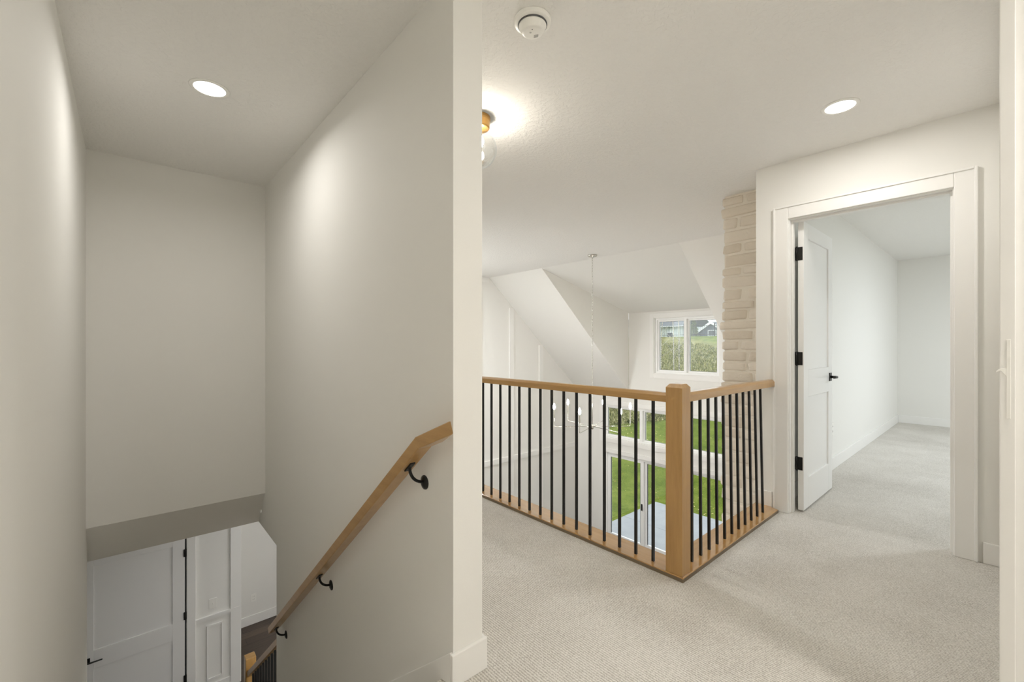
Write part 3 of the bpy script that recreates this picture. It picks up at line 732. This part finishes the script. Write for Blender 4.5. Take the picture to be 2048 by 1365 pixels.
# brush on the hillside, fallen leaves
rb = random.Random(11)
k = MB()
def blade(k, p, h, w, lean):
    a = rb.uniform(0, 6.28); d = Vector((math.cos(a), math.sin(a), 0)); t = p + Vector((lean*math.cos(a+1), lean*math.sin(a+1), h))
    k.bm.faces.new([k.bm.verts.new(q) for q in (p-d*w, p+d*w, p*.45+t*.55+d*w*.8, t)])
def edge_x(q): return 18.1-(q-.48)*9
for i in range(6500):
    q = rb.uniform(.39, .74); x0 = edge_x(q); x = x0+(30.5-x0)*rb.random()**1.3; y = x*q
    if x > 29+(q-.4)*20: continue
    f = 1-(x-x0)/16; hgt = rb.uniform(.2, .6)*max(.35, f)
    if x < x0+1.5: hgt *= .4
    for _ in range(5):
        p = Vector((x+rb.uniform(-.2, .2), y+rb.uniform(-.2, .2), ground(x, y)-.02)); blade(k, p, hgt*rb.uniform(.5, 1.1), rb.uniform(.012, .035), rb.uniform(0, .25))
for i in range(22000):
    q = rb.uniform(.39, .70); x0 = edge_x(q); x = x0+rb.uniform(.2, 9)*rb.random()**.7; y = x*q; z0 = ground(x, y); s = rb.uniform(.018, .05)
    hh0 = .75 if 20 < x < 24.5 else .3
    qv = Vector((x, y, z0+rb.uniform(.02, hh0)*rb.random())); n1 = Vector((rb.gauss(0, 1), rb.gauss(0, 1), rb.gauss(0, 1))).normalized(); n2 = n1.orthogonal().normalized()
    k.bm.faces.new([k.bm.verts.new(qv+v) for v in (n1*s, n2*s*.6, -n1*s, -n2*s*.6)])
tag(k.build('hillside_brush', M['brush']), 'tall dry grass and leafy brush on the hillside', kind='stuff')
k = MB()
for i in range(800):
    x = rb.uniform(11.3, 16.5); y = x*rb.uniform(.3, .8); s = rb.uniform(.012, .032)
    if i % 2: x = rb.uniform(14.5, 16.0); y = x*rb.uniform(.55, .8)
    q = Vector((x, y, ground(x, y)+.045)); a = rb.uniform(0, 6.28); n1 = Vector((math.cos(a), math.sin(a), .3)).normalized(); n2 = Vector((-math.sin(a), math.cos(a), .2))
    k.bm.faces.new([k.bm.verts.new(q+v) for v in (n1*s, n2*s*.7, -n1*s, -n2*s*.7)])
tag(k.build('fallen_leaves', M['fallen']), 'yellow fallen leaves scattered over the lawn', kind='stuff')
# birch saplings
def sapling(u_ratio, x, h, lean, label):
    y = x*u_ratio; z = ground(x, y)
    r = root('birch_sapling', (x, y, z), label, 'tree', 'birch saplings on the hillside')
    k = MB(); P = [Vector((x, y, z-.1)), Vector((x+lean*.2, y+lean*.3, z+h*.3)), Vector((x-lean*.1, y+lean*.2, z+h*.65)), Vector((x+lean*.3, y+lean*.9, z+h))]
    k.tube(P, [.034, .029, .022, .010], 8); tr = k.build('trunk', M['bark'], r, smooth=True)
    for i in range(9):
        k = MB()
        t = rb.uniform(.35, .95); base = P[1].lerp(P[2], (t-.3)/.35) if t < .65 else P[2].lerp(P[3], (t-.65)/.35); a = rb.uniform(0, 6.28)
        e = base+Vector((math.cos(a)*rb.uniform(.4, .8), math.sin(a)*rb.uniform(.4, .8), rb.uniform(.5, .9))); k.tube([base, base.lerp(e, .5)+Vector((0, 0, -.04)), e], [.010, .007, .003], 5); k.build('branch', M['bark'], r, smooth=True)
sapling(.572, 20.0, 4.6, -.3, 'leftmost thin pale birch sapling seen through the dormer window')
sapling(.533, 20.5, 4.8, .25, 'middle thin pale birch sapling seen through the dormer window')
sapling(.520, 21.0, 4.6, .15, 'thin pale birch sapling nearest the dormer window mullion')
# fence on the crest
fe = root('metal_fence', (33, 17, 1.8), 'black metal picket fence along the top of the hill', 'fence')
FX = 33.0; yv = [12+.15*i for i in range(88)]
k = MB()
for j, z in enumerate((.12, .78)): k.box(FX-.015, FX+.015, 11.9, 25.2, ground(FX, 17)+z, ground(FX, 17)+z+.03)
k.build('rails', M['black'], fe)
k = MB()
for y in yv: k.box(FX-.008, FX+.008, y-.008, y+.008, ground(FX, 17)-.1, ground(FX, 17)+.85)
k.build('pickets', M['black'], fe, kind='stuff')
for y in (12, 14.4, 16.8, 19.2, 21.6, 24.0): bx('post', M['black'], FX-.03, FX+.03, y-.03, y+.03, ground(FX, 17)-.2, ground(FX, 17)+1.0, parent=fe)
# houses
def house(name, x, y0, y1, zb, zw, zr, deep, wall, label, gable_front=True, wins=()):
    r = root(name, (x, (y0+y1)/2, zb), label, 'house'); k = MB(); ym = (y0+y1)/2
    if gable_front: k.prism([(y0, zb), (y1, zb), (y1, zw), (ym, zr), (y0, zw)], 'X', x, x+deep)
    else: k.box(x, x+deep, y0, y1, zb, zw)
    k.build('walls', wall, r); k = MB(); o = .5; t = .22
    if gable_front:
        s_ = (zr-zw)/(ym-y0)
        for sg in (-1, 1):
            ye = ym+sg*((y1-y0)/2+o); ze = zw-s_*o
            k.prism([(ym, zr+.02), (ye, ze+.02), (ye, ze+t), (ym, zr+t)], 'X', x-.5, x+deep+.3)
        rf = k.build('roof', M['shingle'], r); k = MB()
        for sg in (-1, 1):
            ye = ym+sg*((y1-y0)/2+o); ze = zw-s_*o
            k.prism([(ym, zr-.12), (ye, ze-.12), (ye, ze+t+.03), (ym, zr+t+.03)], 'X', x-.58, x-.5)
        k.build('fascia', M['fascia'], rf)
    else:
        k.prism([(x-o, zw), (x+deep/2, zr), (x+deep+o, zw), (x+deep/2, zr-.25)], 'Y', y0-o, y1+o); rf = k.build('roof', M['shingle'], r)
        k = MB(); k.box(x-o-.05, x-o+.03, y0-o, y1+o, zw-.15, zw+.05); k.build('fascia', M['fascia'], rf)
    for (a, b, c, d) in wins:
        k = MB(); k.box(x-.06, x, a-.1, b+.1, c-.1, d+.1); f = k.build('window', M['fascia'], r)
        k = MB(); k.box(x-.09, x-.06, a, b, c, d); k.build('pane', M['pane_dark'], f)
house('grey_house', 62, 24.6, 30.2, -1.5, 2.35, 4.3, 9, M['siding_b'], 'slate blue house with a steep gable beyond the fence', True, [(26.9, 27.9, 2.5, 3.2)])
house('white_house', 64, 32.6, 44, -1.5, 4.1, 6.3, 9, M['siding_w'], 'pale house with a grey roof at the left beyond the fence', False, [(34.4, 35.3, 1.9, 3.1), (36.6, 37.5, 1.9, 3.1)])
# trees by the houses
def crown_tree(name, x, y, zb, h, r_, m, label, cat='tree', cone=False, nleaf=1400, ls=.14):
    r = root(name, (x, y, zb), label, cat); k = MB(); k.tube([(x, y, zb), (x, y, zb+h*.55)], [.18, .08], 8)
    if not cone:
        for i in range(14):
            a = rb.uniform(0, 6.28); b = rb.uniform(.3, .55)*h; k.tube([(x, y, zb+b), (x+math.cos(a)*r_*.8, y+math.sin(a)*r_*.8, zb+b+rb.uniform(.25, .45)*h)], [.05, .015], 5)
    k.build('trunk', M['darkbark'], r, smooth=True); k = MB()
    for i in range(nleaf):
        t = rb.random(); a = rb.uniform(0, 6.28)
        if cone: zz_ = .08+t*.92; rad = r_*(1-zz_)*math.sqrt(rb.random())*1.1; q = Vector((x+math.cos(a)*rad, y+math.sin(a)*rad, zb+zz_*h))
        else: u = rb.uniform(-1, 1); rad = r_*rb.random()**.4; q = Vector((x+math.cos(a)*rad*math.sqrt(1-u*u), y+math.sin(a)*rad*math.sqrt(1-u*u), zb+h*.62+u*rad*.38*h/r_))
        n1 = Vector((rb.gauss(0, 1), rb.gauss(0, 1), rb.gauss(0, 1))).normalized(); n2 = n1.orthogonal().normalized(); s = ls*rb.uniform(.6, 1.3)
        k.bm.faces.new([k.bm.verts.new(q+v) for v in (n1*s, n2*s*.5, -n1*s, -n2*s*.5)])
    k.build('foliage', m, r)
crown_tree('evergreen_tree', 46, 22.3, .8, 3.3, .85, M['needles'], 'dark evergreen beside the mullion of the dormer window', cone=True, nleaf=1500, ls=.13)
for i, (x, y, h_) in enumerate(((85, 38, 11), (90, 50, 12), (92, 30, 11))):
    crown_tree('bare_tree', x, y, -3, h_, 3.6, M['greyleaf'], ['bare grey tree behind the slate blue house', 'bare grey tree behind the evergreen', 'bare grey tree farthest right behind the gable'][i], nleaf=150, ls=.12)
